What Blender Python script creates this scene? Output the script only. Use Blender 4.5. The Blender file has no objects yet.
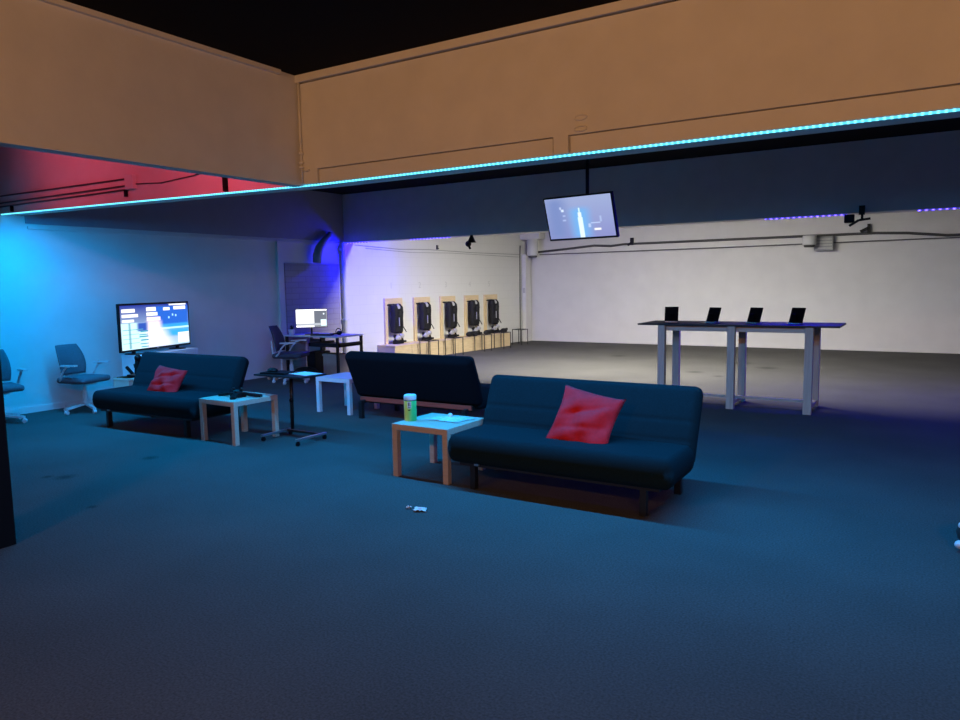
import bpy, bmesh, math, random
from mathutils import Vector, Matrix, Euler
random.seed(7)
PI = math.pi
sc = bpy.context.scene
COL = sc.collection

# ---------------------------------------------------------------- materials
def mat(name, col, rough=0.6, metal=0.0, noise=0.0, nscale=20.0, bump=0.0, bscale=60.0, spec=0.5, sheen=0.0, emit=None, estr=0.0, alpha=1.0):
    m = bpy.data.materials.new(name); m.use_nodes = True
    nt = m.node_tree; b = nt.nodes['Principled BSDF']
    b.inputs['Base Color'].default_value = (*col, 1)
    b.inputs['Roughness'].default_value = rough
    b.inputs['Metallic'].default_value = metal
    b.inputs['Specular IOR Level'].default_value = spec
    if sheen: b.inputs['Sheen Weight'].default_value = sheen
    if alpha < 1: b.inputs['Alpha'].default_value = alpha
    if emit:
        b.inputs['Emission Color'].default_value = (*emit, 1)
        b.inputs['Emission Strength'].default_value = estr
    tc = nt.nodes.new('ShaderNodeTexCoord')
    if noise:
        n = nt.nodes.new('ShaderNodeTexNoise'); n.inputs['Scale'].default_value = nscale; n.inputs['Detail'].default_value = 5
        nt.links.new(tc.outputs['Object'], n.inputs['Vector'])
        r = nt.nodes.new('ShaderNodeMapRange')
        r.inputs['From Min'].default_value = .3; r.inputs['From Max'].default_value = .7
        r.inputs['To Min'].default_value = 1 - noise; r.inputs['To Max'].default_value = 1 + noise
        nt.links.new(n.outputs['Fac'], r.inputs['Value'])
        v = nt.nodes.new('ShaderNodeVectorMath'); v.operation = 'SCALE'
        v.inputs[0].default_value = col
        nt.links.new(r.outputs['Result'], v.inputs['Scale'])
        nt.links.new(v.outputs['Vector'], b.inputs['Base Color'])
    if bump:
        n2 = nt.nodes.new('ShaderNodeTexNoise'); n2.inputs['Scale'].default_value = bscale; n2.inputs['Detail'].default_value = 3
        nt.links.new(tc.outputs['Object'], n2.inputs['Vector'])
        bp = nt.nodes.new('ShaderNodeBump'); bp.inputs['Strength'].default_value = bump; bp.inputs['Distance'].default_value = .01
        nt.links.new(n2.outputs['Fac'], bp.inputs['Height'])
        nt.links.new(bp.outputs['Normal'], b.inputs['Normal'])
    return m

def wood(name, c1, c2, scale=6, axis=0, rough=.5):
    m = bpy.data.materials.new(name); m.use_nodes = True
    nt = m.node_tree; b = nt.nodes['Principled BSDF']; b.inputs['Roughness'].default_value = rough
    tc = nt.nodes.new('ShaderNodeTexCoord'); mp = nt.nodes.new('ShaderNodeMapping')
    s = [14.0, 14.0, 14.0]; s[axis] = 1.2; mp.inputs['Scale'].default_value = s
    n = nt.nodes.new('ShaderNodeTexNoise'); n.inputs['Scale'].default_value = scale; n.inputs['Detail'].default_value = 6
    cr = nt.nodes.new('ShaderNodeValToRGB')
    cr.color_ramp.elements[0].color = (*c1, 1); cr.color_ramp.elements[1].color = (*c2, 1)
    cr.color_ramp.elements[0].position = .3; cr.color_ramp.elements[1].position = .7
    nt.links.new(tc.outputs['Object'], mp.inputs['Vector']); nt.links.new(mp.outputs['Vector'], n.inputs['Vector'])
    nt.links.new(n.outputs['Fac'], cr.inputs['Fac']); nt.links.new(cr.outputs['Color'], b.inputs['Base Color'])
    return m

def brick(name, c1, c2, mortar, sc_, bw, bh, ms, bump=.3, swap=True):
    m = bpy.data.materials.new(name); m.use_nodes = True
    nt = m.node_tree; b = nt.nodes['Principled BSDF']; b.inputs['Roughness'].default_value = .7
    tc = nt.nodes.new('ShaderNodeTexCoord'); sp = nt.nodes.new('ShaderNodeSeparateXYZ'); cb = nt.nodes.new('ShaderNodeCombineXYZ')
    nt.links.new(tc.outputs['Object'], sp.inputs[0])
    nt.links.new(sp.outputs['Y' if swap else 'X'], cb.inputs['X']); nt.links.new(sp.outputs['Z'], cb.inputs['Y'])
    t = nt.nodes.new('ShaderNodeTexBrick'); t.inputs['Scale'].default_value = sc_
    t.inputs['Color1'].default_value = (*c1, 1); t.inputs['Color2'].default_value = (*c2, 1); t.inputs['Mortar'].default_value = (*mortar, 1)
    t.inputs['Brick Width'].default_value = bw; t.inputs['Row Height'].default_value = bh; t.inputs['Mortar Size'].default_value = ms
    nt.links.new(cb.outputs[0], t.inputs['Vector']); nt.links.new(t.outputs['Color'], b.inputs['Base Color'])
    bp = nt.nodes.new('ShaderNodeBump'); bp.inputs['Strength'].default_value = bump; bp.inputs['Distance'].default_value = .01; bp.invert = True
    nt.links.new(t.outputs['Fac'], bp.inputs['Height']); nt.links.new(bp.outputs['Normal'], b.inputs['Normal'])
    return m

def screen_mat(name, base0, base1, rects, strength, gdir='V'):
    """rects in 0..1 screen space (u right, v up) -> colour blocks that the screen shows; soft = edge softness"""
    m = bpy.data.materials.new(name); m.use_nodes = True
    nt = m.node_tree; nt.nodes.remove(nt.nodes['Principled BSDF'])
    out = nt.nodes['Material Output']; em = nt.nodes.new('ShaderNodeEmission'); em.inputs['Strength'].default_value = strength
    gl = nt.nodes.new('ShaderNodeBsdfGlossy'); gl.inputs['Roughness'].default_value = .15; gl.inputs['Color'].default_value = (.04, .04, .04, 1)
    ad = nt.nodes.new('ShaderNodeAddShader')
    nt.links.new(em.outputs[0], ad.inputs[0]); nt.links.new(gl.outputs[0], ad.inputs[1]); nt.links.new(ad.outputs[0], out.inputs['Surface'])
    uv = nt.nodes.new('ShaderNodeUVMap'); sp = nt.nodes.new('ShaderNodeSeparateXYZ'); nt.links.new(uv.outputs[0], sp.inputs[0])
    U, V = sp.outputs['X'], sp.outputs['Y']
    mx = nt.nodes.new('ShaderNodeMixRGB'); mx.inputs['Color1'].default_value = (*base0, 1); mx.inputs['Color2'].default_value = (*base1, 1)
    nt.links.new(V if gdir == 'V' else U, mx.inputs['Fac']); cur = mx.outputs[0]
    def band(src, a, b, soft):
        n1 = nt.nodes.new('ShaderNodeMapRange'); n1.interpolation_type = 'SMOOTHSTEP'
        n1.inputs['From Min'].default_value = a - soft; n1.inputs['From Max'].default_value = a + soft
        nt.links.new(src, n1.inputs['Value'])
        n2 = nt.nodes.new('ShaderNodeMapRange'); n2.interpolation_type = 'SMOOTHSTEP'
        n2.inputs['From Min'].default_value = b - soft; n2.inputs['From Max'].default_value = b + soft
        n2.inputs['To Min'].default_value = 1; n2.inputs['To Max'].default_value = 0
        nt.links.new(src, n2.inputs['Value'])
        mu = nt.nodes.new('ShaderNodeMath'); mu.operation = 'MULTIPLY'
        nt.links.new(n1.outputs[0], mu.inputs[0]); nt.links.new(n2.outputs[0], mu.inputs[1]); return mu.outputs[0]
    for r in rects:
        (u0, u1, v0, v1, c) = r[:5]; soft = r[5] if len(r) > 5 else .004; sh = r[6] if len(r) > 6 else 0
        su = U
        if sh:
            k = nt.nodes.new('ShaderNodeMath'); k.operation = 'MULTIPLY_ADD'; k.inputs[1].default_value = sh
            nt.links.new(V, k.inputs[0]); nt.links.new(U, k.inputs[2]); su = k.outputs[0]
        a = band(su, u0, u1, soft); b = band(V, v0, v1, soft)
        mu = nt.nodes.new('ShaderNodeMath'); mu.operation = 'MULTIPLY'; nt.links.new(a, mu.inputs[0]); nt.links.new(b, mu.inputs[1])
        m2 = nt.nodes.new('ShaderNodeMixRGB'); nt.links.new(mu.outputs[0], m2.inputs['Fac']); nt.links.new(cur, m2.inputs['Color1'])
        m2.inputs['Color2'].default_value = (*c, 1); cur = m2.outputs[0]
    nt.links.new(cur, em.inputs['Color'])
    return m

def led_mat(name, col, strength, period, lo=.55, hi=1.6):
    m = bpy.data.materials.new(name); m.use_nodes = True
    nt = m.node_tree; nt.nodes.remove(nt.nodes['Principled BSDF'])
    out = nt.nodes['Material Output']; em = nt.nodes.new('ShaderNodeEmission'); em.inputs['Color'].default_value = (*col, 1)
    tc = nt.nodes.new('ShaderNodeTexCoord'); sp = nt.nodes.new('ShaderNodeSeparateXYZ'); nt.links.new(tc.outputs['Object'], sp.inputs[0])
    a = nt.nodes.new('ShaderNodeMath'); a.operation = 'MULTIPLY'; a.inputs[1].default_value = 2 * PI / period
    s = nt.nodes.new('ShaderNodeMath'); s.operation = 'SINE'
    r = nt.nodes.new('ShaderNodeMapRange'); r.inputs['From Min'].default_value = 0; r.inputs['From Max'].default_value = .8
    r.inputs['To Min'].default_value = strength * lo; r.inputs['To Max'].default_value = strength * hi
    nt.links.new(sp.outputs['X'], a.inputs[0]); nt.links.new(a.outputs[0], s.inputs[0]); nt.links.new(s.outputs[0], r.inputs['Value'])
    nt.links.new(r.outputs[0], em.inputs['Strength']); nt.links.new(em.outputs[0], out.inputs['Surface'])
    return m

# floor carpet with a few worn stains
def carpet():
    m = bpy.data.materials.new('carpet'); m.use_nodes = True
    nt = m.node_tree; b = nt.nodes['Principled BSDF']
    b.inputs['Roughness'].default_value = .95; b.inputs['Specular IOR Level'].default_value = .1
    tc = nt.nodes.new('ShaderNodeTexCoord')
    n1 = nt.nodes.new('ShaderNodeTexNoise'); n1.inputs['Scale'].default_value = 90; n1.inputs['Detail'].default_value = 6
    n2 = nt.nodes.new('ShaderNodeTexNoise'); n2.inputs['Scale'].default_value = 1.1; n2.inputs['Detail'].default_value = 4
    for n in (n1, n2): nt.links.new(tc.outputs['Object'], n.inputs['Vector'])
    r1 = nt.nodes.new('ShaderNodeMapRange'); r1.inputs['From Min'].default_value = .3; r1.inputs['From Max'].default_value = .7
    r1.inputs['To Min'].default_value = .72; r1.inputs['To Max'].default_value = 1.28; nt.links.new(n1.outputs['Fac'], r1.inputs['Value'])
    r2 = nt.nodes.new('ShaderNodeMapRange'); r2.inputs['From Min'].default_value = .3; r2.inputs['From Max'].default_value = .7
    r2.inputs['To Min'].default_value = .9; r2.inputs['To Max'].default_value = 1.1; nt.links.new(n2.outputs['Fac'], r2.inputs['Value'])
    mu = nt.nodes.new('ShaderNodeMath'); mu.operation = 'MULTIPLY'; nt.links.new(r1.outputs[0], mu.inputs[0]); nt.links.new(r2.outputs[0], mu.inputs[1])
    cur = mu.outputs[0]
    for (x, y, rad, sq) in [(-6.25, 3.27, .11, 1), (-6.4, 3.2, .06, 1), (-6.23, 4.06, .10, 1), (-5.2, 2.9, .05, 1), (-3.0, 14.3, .30, 1), (-2.4, 13.7, .26, 1),
                            (-5.6, 14.7, .22, 1), (-3.4, 12.6, .2, 1), (-2.9, 12.2, .12, 1)]:
        mp = nt.nodes.new('ShaderNodeVectorMath'); mp.operation = 'DISTANCE'; mp.inputs[1].default_value = (x, y, 0)
        nt.links.new(tc.outputs['Object'], mp.inputs[0])
        w = nt.nodes.new('ShaderNodeMath'); w.operation = 'MULTIPLY_ADD'; w.inputs[1].default_value = rad * 1.2; 
        nt.links.new(n1.outputs['Fac'], w.inputs[0]); nt.links.new(mp.outputs['Value'], w.inputs[2])
        rr = nt.nodes.new('ShaderNodeMapRange'); rr.inputs['From Min'].default_value = rad * .7; rr.inputs['From Max'].default_value = rad * 1.6
        rr.inputs['To Min'].default_value = .45; rr.inputs['To Max'].default_value = 1
        nt.links.new(w.outputs[0], rr.inputs['Value'])
        k = nt.nodes.new('ShaderNodeMath'); k.operation = 'MULTIPLY'; nt.links.new(cur, k.inputs[0]); nt.links.new(rr.outputs[0], k.inputs[1]); cur = k.outputs[0]
    v = nt.nodes.new('ShaderNodeVectorMath'); v.operation = 'SCALE'; v.inputs[0].default_value = CARPET
    nt.links.new(cur, v.inputs['Scale']); nt.links.new(v.outputs['Vector'], b.inputs['Base Color'])
    bp = nt.nodes.new('ShaderNodeBump'); bp.inputs['Strength'].default_value = .5; bp.inputs['Distance'].default_value = .01
    nt.links.new(n1.outputs['Fac'], bp.inputs['Height']); nt.links.new(bp.outputs['Normal'], b.inputs['Normal'])
    return m
LED_P, BLUE_P = 2.6, 2.0
CARPET = (.090, .088, .084)

M = dict(
    carpet=carpet(),
    wall=mat('painted_wall', (.72, .71, .69), .75, noise=.03, nscale=3, bump=.08, bscale=40),
    upper_wall_shade=mat('upper_wall_shade_grey', (.30, .30, .36), .75, noise=.04, nscale=4),
    beam=mat('painted_beam', (.72, .70, .66), .7, noise=.04, nscale=4, bump=.1, bscale=30),
    black_ceiling=mat('black_ceiling', (.010, .010, .012), .95, spec=.1),
    rear_block=brick('rear_block_wall', (.74, .74, .71), (.735, .735, .705), (.70, .70, .67), 1.0, .4, .2, .006, .10),
    infill=brick('infill_block', (.36, .33, .33), (.39, .36, .35), (.31, .28, .29), 1.0, .36, .105, .008, .4),
    post=mat('dark_post_paint', (.005, .005, .006), .8, spec=.2),
    sofa=mat('sofa_fabric', (.007, .020, .025), .95, noise=.15, nscale=80, bump=.2, bscale=300, spec=.12),
    lining=mat('black_lining', (.006, .007, .010), .95, noise=.1, nscale=60, spec=.1),
    sofa_metal=mat('sofa_metal', (.012, .012, .013), .45),
    rail=wood('rail_wood', (.42, .06, .035), (.52, .085, .05), 6, 0),
    red=mat('red_pillow_fabric', (.82, .026, .038), .85, noise=.06, nscale=40, bump=.2, bscale=200, spec=.2),
    birch=wood('pale_birch', (.62, .47, .36), (.70, .55, .43), 5, 0, .55),
    white_lacquer=mat('white_lacquer', (.72, .74, .76), .4, noise=.02, nscale=5),
    black_plastic=mat('black_plastic', (.006, .006, .007), .45, spec=.25, noise=.1, nscale=30),
    tablet_black=mat('tablet_black', (.003, .003, .003), .7, spec=.08),
    dark_metal=mat('dark_metal', (.03, .03, .033), .4, metal=.6),
    steel=mat('brushed_steel', (.55, .56, .58), .3, metal=.9),
    chair_fabric=mat('chair_fabric', (.11, .12, .14), .9, noise=.15, nscale=60),
    dark_chair_fabric=mat('dark_chair_fabric', (.05, .055, .075), .85, noise=.15, nscale=60),
    chair_frame=mat('chair_frame', (.62, .63, .64), .4, noise=.03, nscale=10),
    plank=wood('weathered_plank', (.50, .42, .34), (.62, .54, .45), 4, 2, .7),
    plank_h=wood('weathered_plank_long', (.50, .42, .34), (.62, .54, .45), 4, 0, .7),
    table_black=mat('black_tabletop', (.012, .012, .015), .45, noise=.1, nscale=10),
    pine=wood('pine_board', (.66, .50, .29), (.78, .62, .38), 5, 1, .55),
    pine_v=wood('pine_board_upright', (.66, .50, .29), (.78, .62, .38), 5, 2, .55),
    vest=mat('vest_nylon', (.006, .006, .008), .75, noise=.3, nscale=25, bump=.4, bscale=40),
    grey_plastic=mat('grey_plastic', (.42, .42, .43), .4, noise=.1, nscale=20),
    conduit=mat('dark_conduit', (.07, .07, .07), .6),
    wire=mat('grey_wire', (.30, .30, .29), .7),
    white_pipe=mat('white_painted_pipe', (.68, .68, .66), .6, noise=.04, nscale=6),
    duct_grey=mat('grey_duct', (.28, .29, .30), .6),
    paper=mat('white_paper', (.80, .80, .80), .8),
    plastic_film=mat('clear_wrapper', (.75, .80, .85), .25, noise=.08, nscale=30, bump=.6, bscale=25),
    cardboard=mat('beige_box', (.42, .36, .28), .8, noise=.06, nscale=8),
    cream=mat('cream_box', (.56, .60, .50), .7, noise=.05, nscale=5),
    keys=mat('keyboard_keys', (.03, .03, .034), .5, noise=.3, nscale=50),
    lid=mat('canister_lid', (.74, .80, .84), .4),
    soil=mat('dark_leaf', (.02, .035, .02), .7, noise=.3, nscale=20),
    bag=mat('dark_bag_fabric', (.015, .02, .02), .9, noise=.2, nscale=30, bump=.3, bscale=40),
    ink=mat('grey_number_paint', (.60, .60, .58), .7),
)

# ---------------------------------------------------------------- mesh builder
class MB:
    def __init__(s): s.v = []; s.f = []; s.fm = []; s.uv = None; s.smooth = False
    def add(s, vs, fs, mi=0):
        o = len(s.v); s.v += [tuple(p) for p in vs]
        s.f += [tuple(o + i for i in f) for f in fs]; s.fm += [mi] * len(fs); return s
    def box(s, x0, x1, y0, y1, z0, z1, mi=0, T=None):
        vs = [Vector(p) for p in ((x0,y0,z0),(x1,y0,z0),(x1,y1,z0),(x0,y1,z0),(x0,y0,z1),(x1,y0,z1),(x1,y1,z1),(x0,y1,z1))]
        if T is not None: vs = [T @ p for p in vs]
        return s.add(vs, [(3,2,1,0),(4,5,6,7),(0,1,5,4),(1,2,6,5),(2,3,7,6),(3,0,4,7)], mi)
    def bar(s, a, b, w, h, mi=0, upv=(0,0,1)):
        a, b = Vector(a), Vector(b); d = (b - a).normalized(); up = Vector(upv)
        if abs(d.dot(up)) > .98: up = Vector((1,0,0))
        sd = d.cross(up).normalized(); u = sd.cross(d)
        vs = []
        for p in (a, b):
            for (i, j) in ((-1,-1),(1,-1),(1,1),(-1,1)): vs.append(p + sd*w/2*i + u*h/2*j)
        return s.add(vs, [(0,1,2,3),(7,6,5,4),(0,4,5,1),(1,5,6,2),(2,6,7,3),(3,7,4,0)], mi)
    def tube(s, pts, r, n=10, mi=0, cap=True):
        pts = [Vector(p) for p in pts]; rs = r if isinstance(r, (list, tuple)) else [r]*len(pts)
        o = len(s.v); prev = None; rings = []
        for i, p in enumerate(pts):
            t = (pts[min(i+1, len(pts)-1)] - pts[max(i-1, 0)]).normalized()
            if prev is None:
                prev = Vector((0,0,1)) if abs(t.z) < .9 else Vector((1,0,0))
            sd = t.cross(prev)
            if sd.length < 1e-5: sd = t.cross(Vector((0,1,0)))
            sd.normalize(); u = sd.cross(t).normalized(); prev = u
            rings.append([p + (sd*math.cos(2*PI*k/n) + u*math.sin(2*PI*k/n))*rs[i] for k in range(n)])
        vs = [q for rg in rings for q in rg]; fs = []
        for i in range(len(pts)-1):
            for k in range(n):
                a = i*n + k; b = i*n + (k+1) % n; fs.append((a, b, b+n, a+n))
        if cap: fs.append(tuple(range(n-1, -1, -1))); fs.append(tuple((len(pts)-1)*n + k for k in range(n)))
        return s.add(vs, fs, mi)
    def lathe(s, prof, c=(0,0,0), n=24, mi=0):
        vs = []; fs = []; cx, cy, cz = c
        for (r, z) in prof:
            for k in range(n): vs.append((cx + r*math.cos(2*PI*k/n), cy + r*math.sin(2*PI*k/n), cz + z))
        for i in range(len(prof)-1):
            for k in range(n):
                a = i*n+k; b = i*n+(k+1) % n; fs.append((a, b, b+n, a+n))
        fs.append(tuple(range(n-1, -1, -1))); fs.append(tuple((len(prof)-1)*n+k for k in range(n)))
        return s.add(vs, fs, mi)
    def ball(s, c, r, sc3=(1,1,1), n=12, mi=0, T=None):
        vs = []; fs = []; m = n//2
        for i in range(m+1):
            th = PI*i/m
            for k in range(n):
                p = Vector((math.sin(th)*math.cos(2*PI*k/n)*sc3[0]*r, math.sin(th)*math.sin(2*PI*k/n)*sc3[1]*r, -math.cos(th)*sc3[2]*r))
                if T is not None: p = T @ p
                vs.append(Vector(c) + p)
        for i in range(m):
            for k in range(n):
                a = i*n+k; b = i*n+(k+1) % n; fs.append((a, b, b+n, a+n))
        return s.add(vs, fs, mi)
    def slab(s, w, h, t, T, r=None, grooves_u=(), grooves_v=(), gd=.18, n=16, mi=0, mi_back=None):
        """soft upholstered slab: two sheets meeting at a rounded rim of radius r"""
        r = r or t/2
        def samples(L):
            a = L/2 - r; k = 7
            out = [-a - r*math.cos(PI/2*q/k) for q in range(k)]
            out += [-a + 2*a*q/n for q in range(n+1)]
            for g in (grooves_u if L == w else grooves_v):
                out += [g*L/2 + d for d in (-.03, -.015, 0, .015, .03)]
            out += [a + r*math.sin(PI/2*q/k) for q in range(1, k+1)]
            return sorted(set(round(o, 5) for o in out))
        us, vs_ = samples(w), samples(h); vs = []; fs = []
        for side in (1, -1):
            for u in us:
                for v in vs_:
                    dx = max(0, abs(u)-(w/2-r)); dy = max(0, abs(v)-(h/2-r))
                    dd = math.hypot(dx, dy); uu, vv = u, v
                    if dd > r:                                    # pull square corners in to the round rim
                        uu = math.copysign(w/2-r + dx*r/dd, u); vv = math.copysign(h/2-r + dy*r/dd, v); dd = r
                    z = math.sqrt(max(0, 1-(dd/r)**2))
                    for g in grooves_u: z *= 1 - (gd if side > 0 else 0)*math.exp(-((u-g*w/2)/.013)**2)
                    for g in grooves_v: z *= 1 - (gd if side > 0 else 0)*math.exp(-((v-g*h/2)/.013)**2)
                    z *= 1 + .05*math.cos(PI*u/w)*math.cos(PI*v/h)
                    vs.append(T @ Vector((uu, vv, side*z*t/2)))
        NU, NV = len(us), len(vs_)
        for side in (0, 1):
            o = side*NU*NV; fs = []
            for i in range(NU-1):
                for j in range(NV-1):
                    q = (o+i*NV+j, o+(i+1)*NV+j, o+(i+1)*NV+j+1, o+i*NV+j+1)
                    fs.append(q if side == 0 else q[::-1])
            if side == 0: s.add(vs, fs, mi); base = len(s.v)-len(vs)
            else:
                s.f += [tuple(base+k for k in f) for f in fs]; s.fm += [mi if mi_back is None else mi_back]*len(fs)
        s.smooth = True
        return s
    def build(s, name, mats, parent=None, smooth=None, bevel=0, loc=None, weld=False, bseg=2):
        me = bpy.data.meshes.new(name); me.from_pydata(s.v, [], s.f)
        mats = mats if isinstance(mats, (list, tuple)) else [mats]
        for m in mats: me.materials.append(m)
        for i, p in enumerate(me.polygons): p.material_index = s.fm[i]
        me.update()
        bm = bmesh.new(); bm.from_mesh(me)
        if weld: bmesh.ops.remove_doubles(bm, verts=bm.verts, dist=1e-5)
        if weld or s.smooth: bmesh.ops.remove_doubles(bm, verts=bm.verts, dist=1e-6)
        bmesh.ops.recalc_face_normals(bm, faces=bm.faces)
        if bevel: 
            bmesh.ops.bevel(bm, geom=[e for e in bm.edges if len(e.link_faces) == 2 and e.calc_face_angle(0) > .6], offset=bevel, segments=bseg, affect='EDGES', profile=.6)
        bm.to_mesh(me); bm.free()
        if smooth or (smooth is None and s.smooth):
            for p in me.polygons: p.use_smooth = True
        elif smooth == 'auto':
            me.shade_smooth() if hasattr(me, 'shade_smooth') else None
        o = bpy.data.objects.new(name, me); COL.objects.link(o)
        if parent is not None: o.parent = parent
        if loc is not None: o.location = loc
        return o

def tag(o, label=None, cat=None, group=None, kind=None):
    if label: o['label'] = label
    if cat: o['category'] = cat
    if group: o['group'] = group
    if kind: o['kind'] = kind
    return o
def thing(name, label, cat, loc=(0,0,0), rz=0, group=None):
    o = bpy.data.objects.new(name, None); COL.objects.link(o); o.location = loc; o.rotation_euler = (0,0,rz)
    return tag(o, label, cat, group)
def struct(name, mb, m, bevel=0): return tag(mb.build(name, m, bevel=bevel), kind='structure')
def dup(root, loc, rz=None, label=None, group=None):
    r = root.copy(); COL.objects.link(r); r.location = loc
    if rz is not None: r.rotation_euler = (0,0,rz)
    if label: r['label'] = label
    if group: r['group'] = group
    for ch in list(root.children):
        c = ch.copy(); COL.objects.link(c); c.parent = r
        for g in list(ch.children):
            d = g.copy(); COL.objects.link(d); d.parent = c
    return r
def quad(name, w, h, m, parent, T):
    """flat screen image with uv, lies on the front of its panel (local x right, z up, facing -y)"""
    me = bpy.data.meshes.new(name)
    me.from_pydata([T @ Vector(p) for p in ((-w/2,0,-h/2),(w/2,0,-h/2),(w/2,0,h/2),(-w/2,0,h/2))], [], [(0,1,2,3)])
    uv = me.uv_layers.new(name='UVMap')
    for i, c in enumerate(((0,0),(1,0),(1,1),(0,1))): uv.data[i].uv = c
    me.materials.append(m); o = bpy.data.objects.new(name, me); COL.objects.link(o); o.parent = parent; return o
I4 = Matrix.Identity(4)
def TR(x, y, z, rx=0, ry=0, rz=0): return Matrix.Translation((x,y,z)) @ Euler((rx,ry,rz)).to_matrix().to_4x4()

# ================================================================ ROOM
XL, YB, CE = -10.0, 17.75, 3.40       # left wall, back wall, ceiling
XR, YF = 6.0, -5.0
Y1, X1, ZB = 4.7, -4.7, 2.485          # first cross beam, left beam, underside height
Y2 = 11.0
struct('floor', MB().box(XL-.2, XR+.2, YF-.2, YB+.2, -.2, 0), M['carpet'])
struct('ceiling', MB().box(XL-.2, XR+.2, YF-.2, YB+.2, CE, CE+.2), M['black_ceiling'])
struct('wall_left', MB().box(XL-.2, XL, YF-.2, Y2, 0, CE), M['wall'])
VA = math.atan2(.6, 6.75); VD = Vector((math.sin(VA), math.cos(VA), 0)); VN = Vector((math.cos(VA), -math.sin(VA), 0))
def VP(s, out=0, z=0): return Vector((XL, Y2, z)) + VD*s + VN*out     # point s metres along the vest wall, out from it
w_ = tag(MB().box(-.3, 0, 0, 6.777, 0, CE).build('wall_rear_left', M['rear_block']), kind='structure'); w_.location = (XL, Y2, 0); w_.rotation_euler = (0,0,-VA)
wb = MB().box(XL-.2, XR+.2, YB, YB+.2, 0, CE); struct('wall_back', wb, M['wall'])
struct('wall_right', MB().box(XR, XR+.2, YF-.2, YB, 0, CE), M['wall'])
struct('wall_front', MB().box(XL, XR, YF-.2, YF, 0, CE), M['wall'])
# header across the back wall
struct('trim_1', MB().box(XL+.6, XR, YB-.06, YB, 2.36, CE), M['wall'])
# cross beam with the light strip: underside follows a slightly sagging line
bl = [(-10.0, 2.573), (-7.45, 2.535), (-5.54, 2.502), (-4.57, ZB), (XR, ZB)]
mb = MB(); T1 = .28
for (xa, za), (xb, zb) in zip(bl[:-1], bl[1:]):
    mb.add([(xa,Y1,za),(xb,Y1,zb),(xb,Y1,CE),(xa,Y1,CE),(xa,Y1+T1,za),(xb,Y1+T1,zb),(xb,Y1+T1,CE),(xa,Y1+T1,CE)],
           [(0,1,2,3),(7,6,5,4),(0,4,5,1),(2,6,7,3),(0,3,7,4),(1,5,6,2)])
struct('trim_10', mb, M['beam'])
# recessed-look panels: the upper board and uprights stand proud of the face
mb = MB()
mb.box(X1, XR, Y1-.035, Y1, 2.606, CE-.07)
mb.box(X1, -4.508, Y1-.035, Y1, ZB, 2.606); mb.box(-2.262, -2.150, Y1-.035, Y1, ZB, 2.606)
mb.box(-4.496, -2.272, Y1-.022, Y1, ZB, 2.594); mb.box(-2.136, XR, Y1-.022, Y1, ZB, 2.594)
struct('trim_2', mb, M['beam'])
struct('trim_3', MB().box(X1+.0, XR, Y1-.065, Y1, CE-.06, CE), M['beam'])
# left beam running back to front
struct('trim_11', MB().box(X1-.12, X1, YF, Y1, 2.475, CE), M['beam'])
mb = MB(); mb.box(X1, X1+.035, YF, 4.45, CE-.035, CE); struct('trim_4', mb, M['beam'])
# second cross beam
struct('trim_12', MB().box(XL, XR, Y2, Y2+.28, 2.455, CE), M['beam'])
struct('trim_shade', MB().box(XL, XL+.02, Y1+T1, Y2, 2.47, CE), M['upper_wall_shade'])  # added panel, its grey stands in for shade on the unlit upper wall
# ledge on the left wall at beam height, corner strip, infill
struct('trim_5', MB().box(XL, XL+.03, 5.0, Y2, 2.40, 2.435), M['wall'])
struct('trim_6', MB().box(XL, XL+.05, 9.22, 9.34, 0, 2.42), M['wall'])
struct('trim_7', MB().box(XL, XL+.025, 9.40, 10.82, 0, 2.03), M['infill'])
struct('trim_8', MB().box(XL+.6, XL+.72, YB-.36, YB-.06, 0, 2.36), M['wall'])
struct('trim_9', MB().box(XL+.57, XL+1.15, YB-.40, YB-.06, 2.76, 2.92), M['white_pipe'])
struct('baseboard_left', MB().box(XL, XL+.012, YF, 9.22, 0, .08), M['wall'])
struct('baseboard_back', MB().box(XL+.72, XR, YB-.012, YB, 0, .06), M['wall'])
# dark post under the left beam
struct('trim_13', MB().box(-5.12, -4.86, 1.95, 2.21, 0, 2.475), M['post'])

# ================================================================ WALL & CEILING FITTINGS
def fitting(name, mb, m, label, cat, group=None, smooth=None, bevel=0):
    return tag(mb.build(name, m, smooth=smooth, bevel=bevel), label, cat, group)
# light strips
def led(name, pts, y, m, label, h=.013, group=None):
    t = thing(name, label, 'light strip', (0,0,0), 0, group)
    e = MB(); b = MB()
    for (xa, za), (xb, zb) in zip(pts[:-1], pts[1:]):
        def seg(q, y0, y1, d0, d1, bot):
            q.add([(xa,y0,za+d0),(xb,y0,zb+d0),(xb,y1,zb+d0),(xa,y1,za+d0),(xa,y0,za+d1),(xb,y0,zb+d1),(xb,y1,zb+d1),(xa,y1,za+d1)],
                  [(4,5,6,7),(0,1,5,4),(1,2,6,5),(3,0,4,7)], 0)
            q.f.append(tuple(len(q.v)-8+k for k in (2,3,7,6))); q.fm.append(2 if bot else 0)
            q.f.append(tuple(len(q.v)-8+k for k in (3,2,1,0))); q.fm.append(bot)
        seg(e, y-.006, y+.006, -h, 0, 1); seg(b, y-.008, y+.008, 0, .004, 0)
    b.build('mounting_tape', M['white_lacquer'], t); e.build('diodes', list(m), t)
    return t
CY = (led_mat('cyan_diodes_side', (.10, .62, .85), 2.6, .036), led_mat('cyan_diodes', (.10, .62, .85), LED_P, .036), led_mat('cyan_diodes_back', (.0, .42, 1.0), 14, .045))
BL = (led_mat('blue_diodes_side', (.10, .06, 1.0), 4.0, .075, .12, 2.4), led_mat('blue_diodes', (.10, .06, 1.0), BLUE_P, .075, .12, 2.4), led_mat('blue_diodes_back', (.05, .01, 1.0), 8, .075))
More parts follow.
